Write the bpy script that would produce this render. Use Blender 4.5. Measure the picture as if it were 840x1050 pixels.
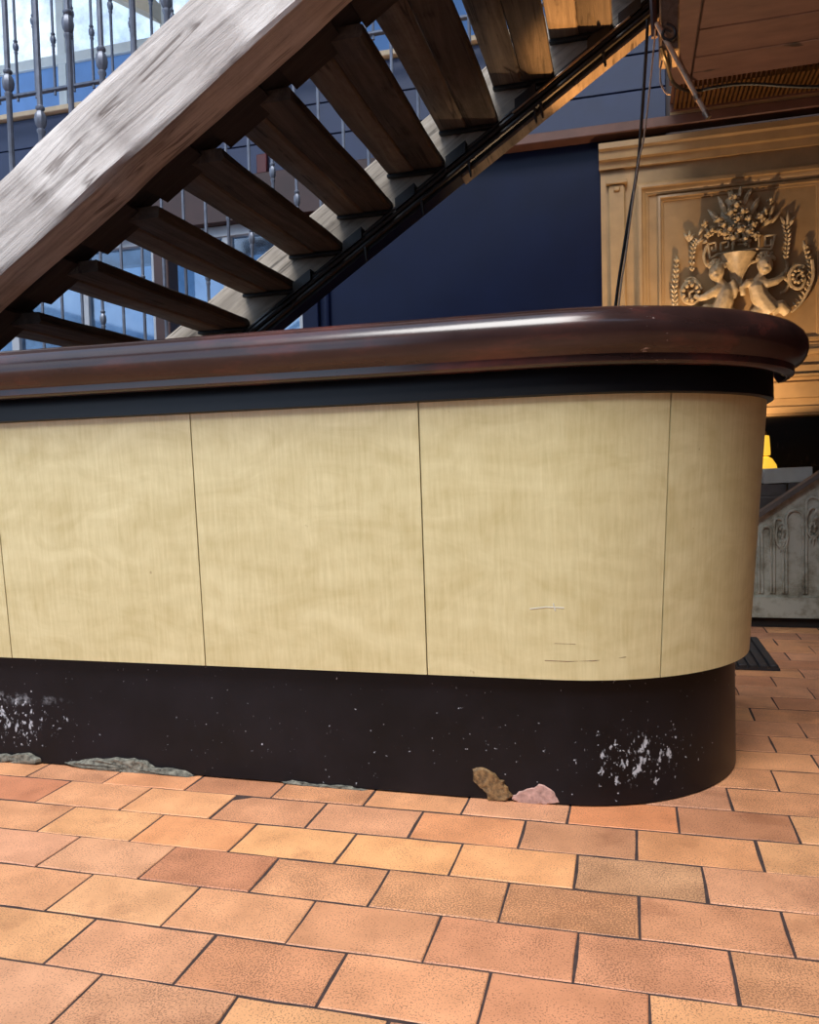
import bpy, bmesh, math, random
from mathutils import Vector, Matrix, noise
R = math.radians
random.seed(7)
scene = bpy.context.scene
for o in list(bpy.data.objects):
    bpy.data.objects.remove(o)

# ------------------------------------------------------------------ camera
FPX, YAW, PITCH, ROLL, CAMZ = 835.66, R(15.264), R(2.683), R(-1.4927), 0.8
fwd = Vector((-math.sin(YAW) * math.cos(PITCH), math.cos(YAW) * math.cos(PITCH), -math.sin(PITCH)))
rgt0 = Vector((math.cos(YAW), math.sin(YAW), 0))
up0 = rgt0.cross(fwd)
rgt = rgt0 * math.cos(ROLL) + up0 * math.sin(ROLL)
upv = -rgt0 * math.sin(ROLL) + up0 * math.cos(ROLL)
cd = bpy.data.cameras.new('camera')
cd.sensor_fit = 'HORIZONTAL'
cd.sensor_width = 36.0
cd.lens = FPX / 840 * 36.0
cd.clip_start = 0.02
cam = bpy.data.objects.new('camera', cd)
scene.collection.objects.link(cam)
m = Matrix((rgt, upv, -fwd)).transposed().to_4x4()
m.translation = Vector((0, 0, CAMZ))
cam.matrix_world = m
scene.camera = cam
def project(x, y, z):
    v = Vector((x, y, z - CAMZ)); w = v.dot(fwd)
    return (420 + FPX * v.dot(rgt) / w, 525 - FPX * v.dot(upv) / w, w)

# ------------------------------------------------------------------ world, sun, exposure
world = bpy.data.worlds.new('world'); scene.world = world
world.use_nodes = True
nt = world.node_tree; nt.nodes.clear()
out = nt.nodes.new('ShaderNodeOutputWorld'); bg = nt.nodes.new('ShaderNodeBackground')
tc = nt.nodes.new('ShaderNodeTexCoord'); nz = nt.nodes.new('ShaderNodeTexNoise'); rp = nt.nodes.new('ShaderNodeValToRGB')
nz.inputs['Scale'].default_value = 5.0; nz.inputs['Detail'].default_value = 6; nz.inputs['Roughness'].default_value = .6
rp.color_ramp.elements[0].position = .40; rp.color_ramp.elements[0].color = (.30, .48, .78, 1)
rp.color_ramp.elements[1].position = .66; rp.color_ramp.elements[1].color = (.78, .88, 1.0, 1)
nt.links.new(tc.outputs['Generated'], nz.inputs['Vector']); nt.links.new(nz.outputs['Fac'], rp.inputs['Fac'])
nt.links.new(rp.outputs['Color'], bg.inputs['Color']); nt.links.new(bg.outputs['Background'], out.inputs['Surface'])
bg.inputs['Strength'].default_value = 1.9
sd = bpy.data.lights.new('daylight', 'SUN'); sd.energy = 4.1; sd.angle = R(32); sd.color = (1.0, .965, .92)
sun = bpy.data.objects.new('daylight', sd); scene.collection.objects.link(sun)
sun.rotation_euler = Vector((.04, .57, -.82)).to_track_quat('-Z', 'Y').to_euler()
vs = scene.view_settings
vs.view_transform = 'Standard'; vs.look = 'None'; vs.gamma = 1.0; vs.use_curve_mapping = False
vs.exposure = 0.17

# ------------------------------------------------------------------ helpers
COL = scene.collection
def srgb(r, g, b):
    f = lambda c: (c / 255 / 12.92) if c / 255 <= .04045 else ((c / 255 + .055) / 1.055) ** 2.4
    return (f(r), f(g), f(b), 1)

class MB:
    def __init__(s): s.v = []; s.f = []; s.sm = []
    def add(s, vs_, fs, smooth=False):
        o = len(s.v); s.v += [tuple(v) for v in vs_]
        for f in fs: s.f.append([i + o for i in f]); s.sm.append(smooth)
        return s
    def box(s, x0, x1, y0, y1, z0, z1, M=None):
        vs_ = [Vector((x, y, z)) for z in (z0, z1) for y in (y0, y1) for x in (x0, x1)]
        if M: vs_ = [M @ v for v in vs_]
        return s.add(vs_, [(0, 2, 3, 1), (4, 5, 7, 6), (0, 1, 5, 4), (2, 6, 7, 3), (0, 4, 6, 2), (1, 3, 7, 5)])
    def cbox(s, x0, x1, y0, y1, z0, z1, c=.004, M=None):
        """box with chamfered edges"""
        vs_ = []; idx = {}
        X = (x0, x1); Y = (y0, y1); Z = (z0, z1)
        for i in (0, 1):
            for j in (0, 1):
                for k in (0, 1):
                    sx, sy, sz = (1 - 2 * i), (1 - 2 * j), (1 - 2 * k)
                    p = (X[i], Y[j], Z[k])
                    for a in range(3):
                        q = [p[0] + sx * c, p[1] + sy * c, p[2] + sz * c]; q[a] = p[a]
                        idx[(i, j, k, a)] = len(vs_); vs_.append(Vector(q))
        fs = []
        def quad(a, cs): fs.append([idx[c_ + (a,)] for c_ in cs])
        for i in (0, 1): fs.append([idx[(i, j, k, 0)] for j, k in ((0, 0), (1, 0), (1, 1), (0, 1))][::(1 if i else -1)])
        for j in (0, 1): fs.append([idx[(i, j, k, 1)] for i, k in ((0, 0), (0, 1), (1, 1), (1, 0))][::(1 if j else -1)])
        for k in (0, 1): fs.append([idx[(i, j, k, 2)] for i, j in ((0, 0), (1, 0), (1, 1), (0, 1))][::(1 if k else -1)])
        for i in (0, 1):
            for j in (0, 1): fs.append([idx[(i, j, 0, 0)], idx[(i, j, 1, 0)], idx[(i, j, 1, 1)], idx[(i, j, 0, 1)]])
            for k in (0, 1): fs.append([idx[(i, 0, k, 0)], idx[(i, 1, k, 0)], idx[(i, 1, k, 2)], idx[(i, 0, k, 2)]])
        for j in (0, 1):
            for k in (0, 1): fs.append([idx[(0, j, k, 1)], idx[(1, j, k, 1)], idx[(1, j, k, 2)], idx[(0, j, k, 2)]])
        for i in (0, 1):
            for j in (0, 1):
                for k in (0, 1): fs.append([idx[(i, j, k, a)] for a in range(3)])
        if M: vs_ = [M @ v for v in vs_]
        return s.add(vs_, fs)
    def prism(s, poly, axis, a0, a1):
        """polygon (list of 2D) extruded along axis 0/1/2"""
        n = len(poly)
        def P(p, a):
            q = list(p); q.insert(axis, a); return q
        vs_ = [P(p, a0) for p in poly] + [P(p, a1) for p in poly]
        fs = [list(range(n))[::-1], list(range(n, 2 * n))] + [[i, (i + 1) % n, n + (i + 1) % n, n + i] for i in range(n)]
        return s.add(vs_, fs)
    def tube(s, pts, rad, seg=8, cap=True, smooth=True):
        pts = [Vector(p) for p in pts]; n = len(pts)
        rs = rad if isinstance(rad, (list, tuple)) else [rad] * n
        vs_ = []; ref = None
        for i, p in enumerate(pts):
            t = (pts[min(i + 1, n - 1)] - pts[max(i - 1, 0)]).normalized()
            if ref is None:
                ref = Vector((0, 0, 1)) if abs(t.z) < .9 else Vector((1, 0, 0))
            a = (ref - t * ref.dot(t)).normalized(); ref = a; b = t.cross(a)
            for k in range(seg):
                an = 2 * math.pi * k / seg
                vs_.append(p + (a * math.cos(an) + b * math.sin(an)) * rs[i])
        fs = [[i * seg + k, i * seg + (k + 1) % seg, (i + 1) * seg + (k + 1) % seg, (i + 1) * seg + k] for i in range(n - 1) for k in range(seg)]
        s.add(vs_, fs, smooth)
        if cap: s.add(vs_[:seg], [list(range(seg))[::-1]]); s.add(vs_[-seg:], [list(range(seg))])
        return s
    def lathe(s, prof, c=(0, 0, 0), seg=12, smooth=True):
        vs_ = [(c[0] + r * math.cos(2 * math.pi * k / seg), c[1] + r * math.sin(2 * math.pi * k / seg), c[2] + z) for r, z in prof for k in range(seg)]
        n = len(prof)
        fs = [[i * seg + k, i * seg + (k + 1) % seg, (i + 1) * seg + (k + 1) % seg, (i + 1) * seg + k] for i in range(n - 1) for k in range(seg)]
        return s.add(vs_, fs, smooth)
    def ell(s, c, r, rot=0, seg=12, rings=8):
        """ellipsoid, rot about Y (in the wall plane)"""
        c = Vector(c); Mr = Matrix.Rotation(rot, 3, 'Y')
        vs_ = []; fs = []
        for i in range(rings + 1):
            th = math.pi * i / rings
            for k in range(seg):
                ph = 2 * math.pi * k / seg
                vs_.append(c + Mr @ Vector((r[0] * math.sin(th) * math.cos(ph), r[1] * math.sin(th) * math.sin(ph), r[2] * math.cos(th))))
        for i in range(rings):
            for k in range(seg): fs.append([i * seg + k, (i + 1) * seg + k, (i + 1) * seg + (k + 1) % seg, i * seg + (k + 1) % seg])
        return s.add(vs_, fs, True)
    def build(s, name, mat, parent=None, remesh=None, bevel=None):
        me = bpy.data.meshes.new(name); me.from_pydata(s.v, [], s.f)
        me.polygons.foreach_set('use_smooth', s.sm)
        bm = bmesh.new(); bm.from_mesh(me)
        bmesh.ops.remove_doubles(bm, verts=bm.verts, dist=1e-5)
        bmesh.ops.recalc_face_normals(bm, faces=bm.faces); bm.to_mesh(me); bm.free()
        me.update(); me.materials.append(mat); me.set_sharp_from_angle(angle=R(38))
        o = bpy.data.objects.new(name, me); COL.objects.link(o)
        if parent: o.parent = parent
        if remesh:
            md = o.modifiers.new('remesh', 'REMESH'); md.mode = 'VOXEL'; md.voxel_size = remesh; md.use_smooth_shade = True
            sm = o.modifiers.new('smooth', 'SMOOTH'); sm.iterations = 2
        if bevel:
            bv = o.modifiers.new('bevel', 'BEVEL'); bv.width = bevel; bv.segments = 2; bv.limit_method = 'ANGLE'
        return o
def empty(name, loc=(0, 0, 0), label=None, cat=None, group=None, kind=None):
    o = bpy.data.objects.new(name, None); COL.objects.link(o); o.location = loc; o.empty_display_size = .05
    return tag(o, label, cat, group, kind)
def tag(o, label=None, cat=None, group=None, kind=None):
    if label: o['label'] = label
    if cat: o['category'] = cat
    if group: o['group'] = group
    if kind: o['kind'] = kind
    return o
def inst(src, name, loc, parent, rot=None):
    o = src.copy(); COL.objects.link(o); o.location = loc; o.parent = parent
    if rot: o.rotation_euler = rot
    return o

# ------------------------------------------------------------------ materials
def new_mat(name):
    mt = bpy.data.materials.new(name); mt.use_nodes = True
    n = mt.node_tree; p = n.nodes['Principled BSDF']
    return mt, n, p
def nd(n, t, **kw):
    x = n.nodes.new(t)
    for k, v in kw.items(): setattr(x, k, v)
    return x
def coords(n, scale=(1, 1, 1), kind='Object', rot=(0, 0, 0)):
    t = nd(n, 'ShaderNodeTexCoord'); mp = nd(n, 'ShaderNodeMapping')
    mp.inputs['Scale'].default_value = scale; mp.inputs['Rotation'].default_value = rot
    n.links.new(t.outputs[kind], mp.inputs['Vector']); return mp.outputs['Vector']
def noise_n(n, vec, scale, detail=4, rough=.55, dist=0):
    x = nd(n, 'ShaderNodeTexNoise'); x.inputs['Scale'].default_value = scale; x.inputs['Detail'].default_value = detail
    x.inputs['Roughness'].default_value = rough; x.inputs['Distortion'].default_value = dist
    if vec is not None: n.links.new(vec, x.inputs['Vector'])
    return x.outputs['Fac']
def ramp(n, fac, stops):
    x = nd(n, 'ShaderNodeValToRGB'); cr = x.color_ramp
    while len(cr.elements) < len(stops): cr.elements.new(.5)
    for e, (p, c) in zip(cr.elements, stops): e.position = p; e.color = c if len(c) == 4 else (*c, 1)
    n.links.new(fac, x.inputs['Fac']); return x.outputs['Color']
def mix(n, fac, a, b, mode='MIX'):
    x = nd(n, 'ShaderNodeMix', data_type='RGBA', blend_type=mode)
    for sock, v in ((0, fac), (6, a), (7, b)):
        if isinstance(v, (int, float)): x.inputs[sock].default_value = v
        elif isinstance(v, tuple): x.inputs[sock].default_value = v
        else: n.links.new(v, x.inputs[sock])
    return x.outputs[2]
def math_n(n, op, a, b=0.0, c=0.0):
    x = nd(n, 'ShaderNodeMath', operation=op)
    for i, v in enumerate((a, b, c)):
        if isinstance(v, (int, float)): x.inputs[i].default_value = v
        else: n.links.new(v, x.inputs[i])
    return x.outputs[0]
def bump(n, p, h, strength=.3, dist=.01):
    b = nd(n, 'ShaderNodeBump'); b.inputs['Strength'].default_value = strength; b.inputs['Distance'].default_value = dist
    n.links.new(h, b.inputs['Height']); n.links.new(b.outputs['Normal'], p.inputs['Normal'])

def plain(name, col, rough=.6, metal=0.0, var=.25, scale=12, bmp=.15, spec=.5):
    mt, n, p = new_mat(name)
    f = noise_n(n, coords(n), scale, 6)
    d = tuple(c * (1 - var) for c in col[:3]) + (1,)
    u = tuple(min(1, c * (1 + var)) for c in col[:3]) + (1,)
    n.links.new(ramp(n, f, [(.3, d), (.7, u)]), p.inputs['Base Color'])
    p.inputs['Roughness'].default_value = rough; p.inputs['Metallic'].default_value = metal
    p.inputs['Specular IOR Level'].default_value = spec
    if bmp: bump(n, p, f, bmp, .004)
    return mt
def wood(name, dark, mid, light, along=0, gscale=18, rough=.75, bmp=.5, dirt=0.0, dirtcol=(.02, .018, .015, 1)):
    """weathered timber with grain along one object axis"""
    mt, n, p = new_mat(name)
    sc = [1.0, 1.0, 1.0]; sc[along] = .07
    info = nd(n, 'ShaderNodeObjectInfo')
    t = nd(n, 'ShaderNodeTexCoord'); va = nd(n, 'ShaderNodeVectorMath', operation='ADD')
    comb = nd(n, 'ShaderNodeCombineXYZ')
    for i in range(3): n.links.new(math_n(n, 'MULTIPLY', info.outputs['Random'], 7.3 + i * 3.1), comb.inputs[i])
    n.links.new(t.outputs['Object'], va.inputs[0]); n.links.new(comb.outputs[0], va.inputs[1])
    mp = nd(n, 'ShaderNodeMapping'); mp.inputs['Scale'].default_value = sc; n.links.new(va.outputs[0], mp.inputs['Vector'])
    g = noise_n(n, mp.outputs['Vector'], gscale, 8, .7, .6)
    b = noise_n(n, va.outputs[0], 2.3, 3)
    c = ramp(n, g, [(.28, dark), (.5, mid), (.72, light)])
    c2 = mix(n, .65, c, ramp(n, b, [(.3, dark), (.7, light)]), 'OVERLAY') if False else mix(n, ramp(n, b, [(.35, (0, 0, 0)), (.75, (.45, .45, .45))]), c, mid)
    if dirt:
        df = noise_n(n, va.outputs[0], 5, 8, .75)
        c2 = mix(n, ramp(n, df, [(.5, (0, 0, 0)), (.75, (dirt, dirt, dirt))]), c2, dirtcol)
    sc3 = [1.0, 1.0, 1.0]; sc3[along] = .045
    mp3 = nd(n, 'ShaderNodeMapping'); mp3.inputs['Scale'].default_value = sc3; n.links.new(va.outputs[0], mp3.inputs['Vector'])
    ck = noise_n(n, mp3.outputs['Vector'], 11, 3, .5, .3)
    crack = ramp(n, ck, [(.475, (0, 0, 0)), (.497, (.8, .8, .8)), (.503, (.8, .8, .8)), (.525, (0, 0, 0))])
    brk = ramp(n, noise_n(n, va.outputs[0], 6, 2), [(.48, (0, 0, 0)), (.6, (1, 1, 1))])
    crack = mix(n, 1.0, crack, brk, 'MULTIPLY')
    c2 = mix(n, crack, c2, dirtcol)
    n.links.new(c2, p.inputs['Base Color']); p.inputs['Roughness'].default_value = rough
    p.inputs['Specular IOR Level'].default_value = .3
    bump(n, p, g, bmp, .01)
    return mt

def tile_material():
    mt, n, p = new_mat('terracotta_tile')
    info = nd(n, 'ShaderNodeObjectInfo')
    t = nd(n, 'ShaderNodeTexCoord'); va = nd(n, 'ShaderNodeVectorMath', operation='ADD')
    comb = nd(n, 'ShaderNodeCombineXYZ')
    n.links.new(math_n(n, 'MULTIPLY', info.outputs['Random'], 31.7), comb.inputs[0]); n.links.new(math_n(n, 'MULTIPLY', info.outputs['Random'], 17.3), comb.inputs[1])
    n.links.new(t.outputs['Object'], va.inputs[0]); n.links.new(comb.outputs[0], va.inputs[1])
    v = va.outputs[0]
    cl = noise_n(n, v, 9, 4)
    base = mix(n, 1.0, info.outputs['Color'], ramp(n, cl, [(.3, (.80, .76, .72)), (.7, (1.12, 1.10, 1.06))]), 'MULTIPLY')
    # dark fired specks; amount per tile in the object's alpha
    sp = noise_n(n, v, 300, 3, .65)
    cmask = noise_n(n, v, 14, 2)
    thr = math_n(n, 'ADD', math_n(n, 'MULTIPLY', info.outputs['Alpha'], .17), math_n(n, 'MULTIPLY', cmask, .20))
    spk = math_n(n, 'MULTIPLY', math_n(n, 'SUBTRACT', math_n(n, 'ADD', sp, thr), .705), 13.0)
    spk = math_n(n, 'MINIMUM', math_n(n, 'MAXIMUM', spk, 0), .6)
    c = mix(n, spk, base, srgb(84, 52, 40))
    # scorched clouds
    sc = noise_n(n, v, 5.5, 4, .6)
    scf = math_n(n, 'MULTIPLY', math_n(n, 'MAXIMUM', math_n(n, 'SUBTRACT', sc, .60), 0), 3.2)
    c = mix(n, math_n(n, 'MINIMUM', scf, .6), c, srgb(120, 66, 44))
    n.links.new(c, p.inputs['Base Color'])
    n.links.new(math_n(n, 'ADD', math_n(n, 'MULTIPLY', cl, .25), .36), p.inputs['Roughness'])
    p.inputs['Specular IOR Level'].default_value = .45
    bump(n, p, math_n(n, 'SUBTRACT', cl, math_n(n, 'MULTIPLY', spk, .4)), .22, .003)
    return mt

def veneer_material():
    mt, n, p = new_mat('pale_veneer')
    info = nd(n, 'ShaderNodeObjectInfo')
    v = coords(n, (1, 1, 1)); va = nd(n, 'ShaderNodeVectorMath', operation='ADD')
    comb = nd(n, 'ShaderNodeCombineXYZ'); n.links.new(math_n(n, 'MULTIPLY', info.outputs['Random'], 9), comb.inputs[0])
    n.links.new(v, va.inputs[0]); n.links.new(comb.outputs[0], va.inputs[1]); v = va.outputs[0]
    mp = nd(n, 'ShaderNodeMapping'); mp.inputs['Scale'].default_value = (14, 14, .55); n.links.new(v, mp.inputs['Vector'])
    fine = noise_n(n, mp.outputs[0], 9, 6, .6)
    mp2 = nd(n, 'ShaderNodeMapping'); mp2.inputs['Scale'].default_value = (1.3, 1.3, 2.0); n.links.new(v, mp2.inputs['Vector'])
    flame = noise_n(n, mp2.outputs[0], 4.5, 4, .55, 1.4)
    wv = nd(n, 'ShaderNodeTexWave', wave_type='BANDS', bands_direction='Z'); wv.inputs['Scale'].default_value = 6; wv.inputs['Distortion'].default_value = 9
    wv.inputs['Detail'].default_value = 3; wv.inputs['Detail Scale'].default_value = .8; n.links.new(v, wv.inputs['Vector'])
    c = ramp(n, fine, [(.3, srgb(184, 172, 126)), (.7, srgb(206, 196, 152))])
    c = mix(n, .35, c, ramp(n, flame, [(.32, srgb(174, 160, 112)), (.68, srgb(216, 207, 166))]))
    c = mix(n, .05, c, ramp(n, wv.outputs['Fac'], [(.2, srgb(172, 150, 98)), (.8, srgb(230, 216, 172))]))
    sp = noise_n(n, v, 30, 2)
    c = mix(n, ramp(n, sp, [(.76, (0, 0, 0)), (.80, (.5, .5, .5))]), c, srgb(120, 92, 56))
    n.links.new(c, p.inputs['Base Color']); p.inputs['Roughness'].default_value = .36
    p.inputs['Specular IOR Level'].default_value = .5
    bump(n, p, fine, .05, .002)
    return mt

def plinth_material():
    """black paint with white splashes near both ends of the visible run"""
    mt, n, p = new_mat('black_plinth_paint')
    v = coords(n)
    s = nd(n, 'ShaderNodeSeparateXYZ'); n.links.new(v, s.inputs[0])
    mp = nd(n, 'ShaderNodeMapping'); mp.inputs['Scale'].default_value = (1, 1, .55); n.links.new(v, mp.inputs['Vector'])
    def zone(cx, w, cz, h):
        a = math_n(n, 'DIVIDE', math_n(n, 'SUBTRACT', s.outputs[0], cx), w); b = math_n(n, 'DIVIDE', math_n(n, 'SUBTRACT', s.outputs[2], cz), h)
        d = math_n(n, 'ADD', math_n(n, 'MULTIPLY', a, a), math_n(n, 'MULTIPLY', b, b))
        return math_n(n, 'MAXIMUM', math_n(n, 'SUBTRACT', 1.0, d), 0)
    z = math_n(n, 'ADD', zone(.0, .17, .11, .11), math_n(n, 'MULTIPLY', zone(-1.75, .30, .12, .10), 1.0))
    z = math_n(n, 'ADD', z, math_n(n, 'MULTIPLY', zone(-.35, .10, .14, .06), .35))
    sp = noise_n(n, mp.outputs[0], 58, 4, .62)
    sp2 = noise_n(n, v, 95, 2, .5)
    fleck = math_n(n, 'MULTIPLY', math_n(n, 'MAXIMUM', math_n(n, 'SUBTRACT', math_n(n, 'ADD', sp, math_n(n, 'MULTIPLY', z, .17)), .715), 0), 12)
    fleck2 = math_n(n, 'MULTIPLY', math_n(n, 'MAXIMUM', math_n(n, 'SUBTRACT', math_n(n, 'ADD', sp2, math_n(n, 'MULTIPLY', z, .10)), .735), 0), 14)
    f = math_n(n, 'MINIMUM', math_n(n, 'ADD', fleck, fleck2), .9)
    # chalky band low on the far left run
    band = math_n(n, 'MULTIPLY', zone(-1.86, .34, .185, .022), ramp(n, noise_n(n, v, 38, 6, .75), [(.48, (0, 0, 0)), (.72, (1, 1, 1))]))
    f = math_n(n, 'MINIMUM', math_n(n, 'ADD', f, math_n(n, 'MULTIPLY', band, .9)), 1)
    wear = noise_n(n, v, 7, 5)
    c = mix(n, f, ramp(n, wear, [(.3, srgb(10, 10, 13)), (.75, srgb(22, 21, 26))]), srgb(178, 182, 190))
    n.links.new(c, p.inputs['Base Color']); n.links.new(math_n(n, 'ADD', math_n(n, 'MULTIPLY', f, .4), .36), p.inputs['Roughness'])
    p.inputs['Specular IOR Level'].default_value = .22
    bump(n, p, wear, .08, .003)
    return mt

def rail_material():
    """dark red-brown varnish, worn and chipped"""
    mt, n, p = new_mat('oxblood_varnish')
    v = coords(n); s = nd(n, 'ShaderNodeSeparateXYZ'); n.links.new(v, s.inputs[0])
    mp = nd(n, 'ShaderNodeMapping'); mp.inputs['Scale'].default_value = (1, 2.5, 3.5); n.links.new(v, mp.inputs['Vector'])
    w = noise_n(n, mp.outputs[0], 3.2, 5, .6)
    c = ramp(n, w, [(.30, srgb(38, 26, 25)), (.52, srgb(52, 35, 33)), (.66, srgb(80, 44, 39)), (.8, srgb(110, 48, 40))])
    chip = noise_n(n, mp.outputs[0], 22, 4, .65)
    a = math_n(n, 'DIVIDE', math_n(n, 'SUBTRACT', s.outputs[0], .035), .06); zf = math_n(n, 'MAXIMUM', math_n(n, 'SUBTRACT', 1.0, math_n(n, 'MULTIPLY', a, a)), 0)
    cf = math_n(n, 'MULTIPLY', math_n(n, 'MAXIMUM', math_n(n, 'SUBTRACT', math_n(n, 'ADD', chip, math_n(n, 'MULTIPLY', zf, .13)), .745), 0), 16)
    cf = math_n(n, 'MINIMUM', cf, .85)
    n.links.new(mix(n, cf, c, srgb(176, 160, 154)), p.inputs['Base Color'])
    n.links.new(math_n(n, 'ADD', math_n(n, 'MULTIPLY', w, .15), .12), p.inputs['Roughness'])
    p.inputs['Specular IOR Level'].default_value = .55
    bump(n, p, w, .06, .004)
    return mt

def glass_mat(name, tint, rough=.05, transp=.85, dirt=.4):
    mt, n, p = new_mat(name)
    n.nodes.remove(p); o = n.nodes['Material Output']
    tr = nd(n, 'ShaderNodeBsdfTransparent'); gl = nd(n, 'ShaderNodeBsdfGlossy'); df = nd(n, 'ShaderNodeBsdfTranslucent'); mx = nd(n, 'ShaderNodeMixShader'); mx2 = nd(n, 'ShaderNodeMixShader')
    f = noise_n(n, coords(n), 5, 6, .65)
    n.links.new(ramp(n, f, [(.3, tuple(c * .72 for c in tint[:3])), (.7, tint)]), tr.inputs['Color'])
    gl.inputs['Roughness'].default_value = rough; gl.inputs['Color'].default_value = (.9, .95, 1, 1)
    df.inputs['Color'].default_value = tint
    n.links.new(ramp(n, f, [(.45, (0, 0, 0)), (.8, (dirt, dirt, dirt))]), mx2.inputs[0])
    n.links.new(tr.outputs[0], mx2.inputs[1]); n.links.new(df.outputs[0], mx2.inputs[2])
    mx.inputs[0].default_value = 1 - transp
    n.links.new(mx2.outputs[0], mx.inputs[1]); n.links.new(gl.outputs[0], mx.inputs[2]); n.links.new(mx.outputs[0], o.inputs['Surface'])
    return mt
def emit_mat(name, col, strength, base=None):
    mt, n, p = new_mat(name)
    p.inputs['Base Color'].default_value = base or col; p.inputs['Emission Color'].default_value = col; p.inputs['Emission Strength'].default_value = strength
    p.inputs['Roughness'].default_value = .3
    return mt

M = {}
M['tile'] = tile_material()
M['grout'] = plain('grout', srgb(62, 47, 44), .95, var=.4, scale=40)
M['veneer'] = veneer_material()
M['plinth'] = plinth_material()
M['rail'] = rail_material()
M['frieze'] = plain('black_lacquer', srgb(13, 13, 16), .35, var=.2, bmp=.04, spec=.3)
M['core'] = plain('dark_core', srgb(30, 24, 20), .8)
M['beam'] = wood('weathered_oak', srgb(112, 104, 100), srgb(196, 188, 182), srgb(232, 227, 222), 0, 16, .8, .7, .3, srgb(96, 84, 78))
M['beam_far'] = wood('shaded_oak', srgb(84, 76, 68), srgb(140, 130, 118), srgb(178, 168, 156), 0, 16, .8, .7, .45, srgb(56, 50, 46))  # near-beam oak darkened, shade on the far stringer put into colour
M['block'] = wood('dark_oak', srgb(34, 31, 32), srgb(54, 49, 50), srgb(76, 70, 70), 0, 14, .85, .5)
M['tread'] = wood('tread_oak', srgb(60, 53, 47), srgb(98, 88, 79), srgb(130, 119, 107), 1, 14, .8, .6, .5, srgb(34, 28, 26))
M['tread_b'] = wood('tread_oak_dark', srgb(40, 36, 33), srgb(68, 61, 56), srgb(98, 89, 82), 1, 14, .8, .6, .5, srgb(26, 22, 20))  # darker oak for the back plank of each tread
M['iron'] = plain('grey_painted_iron', srgb(92, 98, 112), .42, .3, .25, 30, .1)
M['blackmetal'] = plain('black_metal', srgb(16, 15, 16), .4, .2, .2, 30, .05)
M['cable'] = plain('black_cable', srgb(14, 13, 14), .45, 0, .2, 30, .0)
M['clay_cable'] = plain('worn_conduit', srgb(176, 158, 140), .4, .2, .2, 30, .0)
M['steel'] = plain('brushed_steel', srgb(150, 130, 112), .3, .9, .15, 30, .05)
M['navy'] = plain('navy_gloss', srgb(6, 15, 42), .34, 0, .18, 3, .05, .22)
M['slate'] = plain('slate_blue_paint', srgb(26, 40, 72), .5, 0, .15, 4, .1)
M['maroon'] = plain('maroon_paint', srgb(48, 26, 24), .55, 0, .25, 6, .1)
M['browntrim'] = plain('brown_trim_paint', srgb(92, 60, 48), .6, 0, .2, 8, .1)
def ceiling_mat():
    mt, n, p = new_mat('brown_painted_planks')
    v = coords(n, (.35, 1, 1))
    k = noise_n(n, coords(n, (.5, 1.1, 1)), 7.5, 2, .4)
    f = noise_n(n, v, 14, 6)
    c = ramp(n, f, [(.3, srgb(92, 66, 60)), (.7, srgb(114, 84, 76))])
    c = mix(n, ramp(n, k, [(.74, (0, 0, 0)), (.77, (.9, .9, .9))]), c, srgb(34, 20, 18))
    n.links.new(c, p.inputs['Base Color']); p.inputs['Roughness'].default_value = .6; bump(n, p, f, .15, .004); return mt
M['ceil'] = ceiling_mat()
M['cream'] = plain('aged_cream_wood', srgb(152, 122, 82), .45, 0, .14, 9, .1)
M['gilt'] = plain('aged_carved_cream', srgb(176, 154, 118), .42, 0, .35, 26, .25)
M['white'] = plain('chipped_white_paint', srgb(196, 196, 186), .6, 0, .14, 8, .15)
def white_carved():
    mt, n, p = new_mat('distressed_white')
    v = coords(n); f = noise_n(n, v, 9, 7, .7)
    c = ramp(n, f, [(.44, srgb(176, 178, 166)), (.58, srgb(140, 138, 122)), (.72, srgb(64, 58, 48))])
    n.links.new(c, p.inputs['Base Color']); p.inputs['Roughness'].default_value = .65; bump(n, p, f, .2, .006); return mt
M['carvedwhite'] = white_carved()
M['rubber'] = plain('black_rubber', srgb(38, 38, 42), .6, 0, .2, 40, .2)
M['greywood'] = plain('grey_board', srgb(92, 86, 82), .7, 0, .25, 10, .2)
M['frame'] = plain('window_frame_paint', srgb(150, 156, 164), .5, 0, .12, 8, .05)
M['whiteframe'] = plain('white_frame', srgb(214, 212, 204), .5, 0, .08, 8, .05)
M['creamframe'] = plain('cream_roof_timber', srgb(196, 176, 146), .6, 0, .12, 8, .05)
M['brownframe'] = plain('brown_roof_timber', srgb(112, 96, 84), .6, 0, .12, 8, .05)
M['pane'] = glass_mat('sky_pane', (.40, .50, .60, 1))
M['clear'] = glass_mat('clear_pane', (.95, .98, 1.0, 1), transp=.93, dirt=.1)
M['bluepanel'] = plain('blue_panel_paint', srgb(110, 150, 200), .4, 0, .1, 4, .03)
def darkglass():
    mt, n, p = new_mat('dark_spotted_mirror')
    f = noise_n(n, coords(n, (1, 1, .4)), 30, 4, .7)
    n.links.new(ramp(n, f, [(.55, srgb(16, 13, 12)), (.75, srgb(58, 46, 38))]), p.inputs['Base Color'])
    p.inputs['Roughness'].default_value = .18; p.inputs['Specular IOR Level'].default_value = .6; return mt
M['darkglass'] = darkglass()
M['brass'] = plain('brass_rib', srgb(120, 84, 44), .4, .5, .2, 30, .05)
M['yellowglow'] = emit_mat('lamp_reflection_glow', (1.0, .58, .05, 1), .85)  # emission stands in for a lamp reflected in the mirror
M['bulb'] = emit_mat('warm_bulb', (1.0, .62, .30, 1), 20)
M['plaster'] = plain('bare_plaster', srgb(170, 134, 124), .85, 0, .4, 70, .6)
M['peel'] = plain('peeled_brown_veneer', srgb(112, 86, 54), .6, 0, .75, 90, .9)
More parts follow.
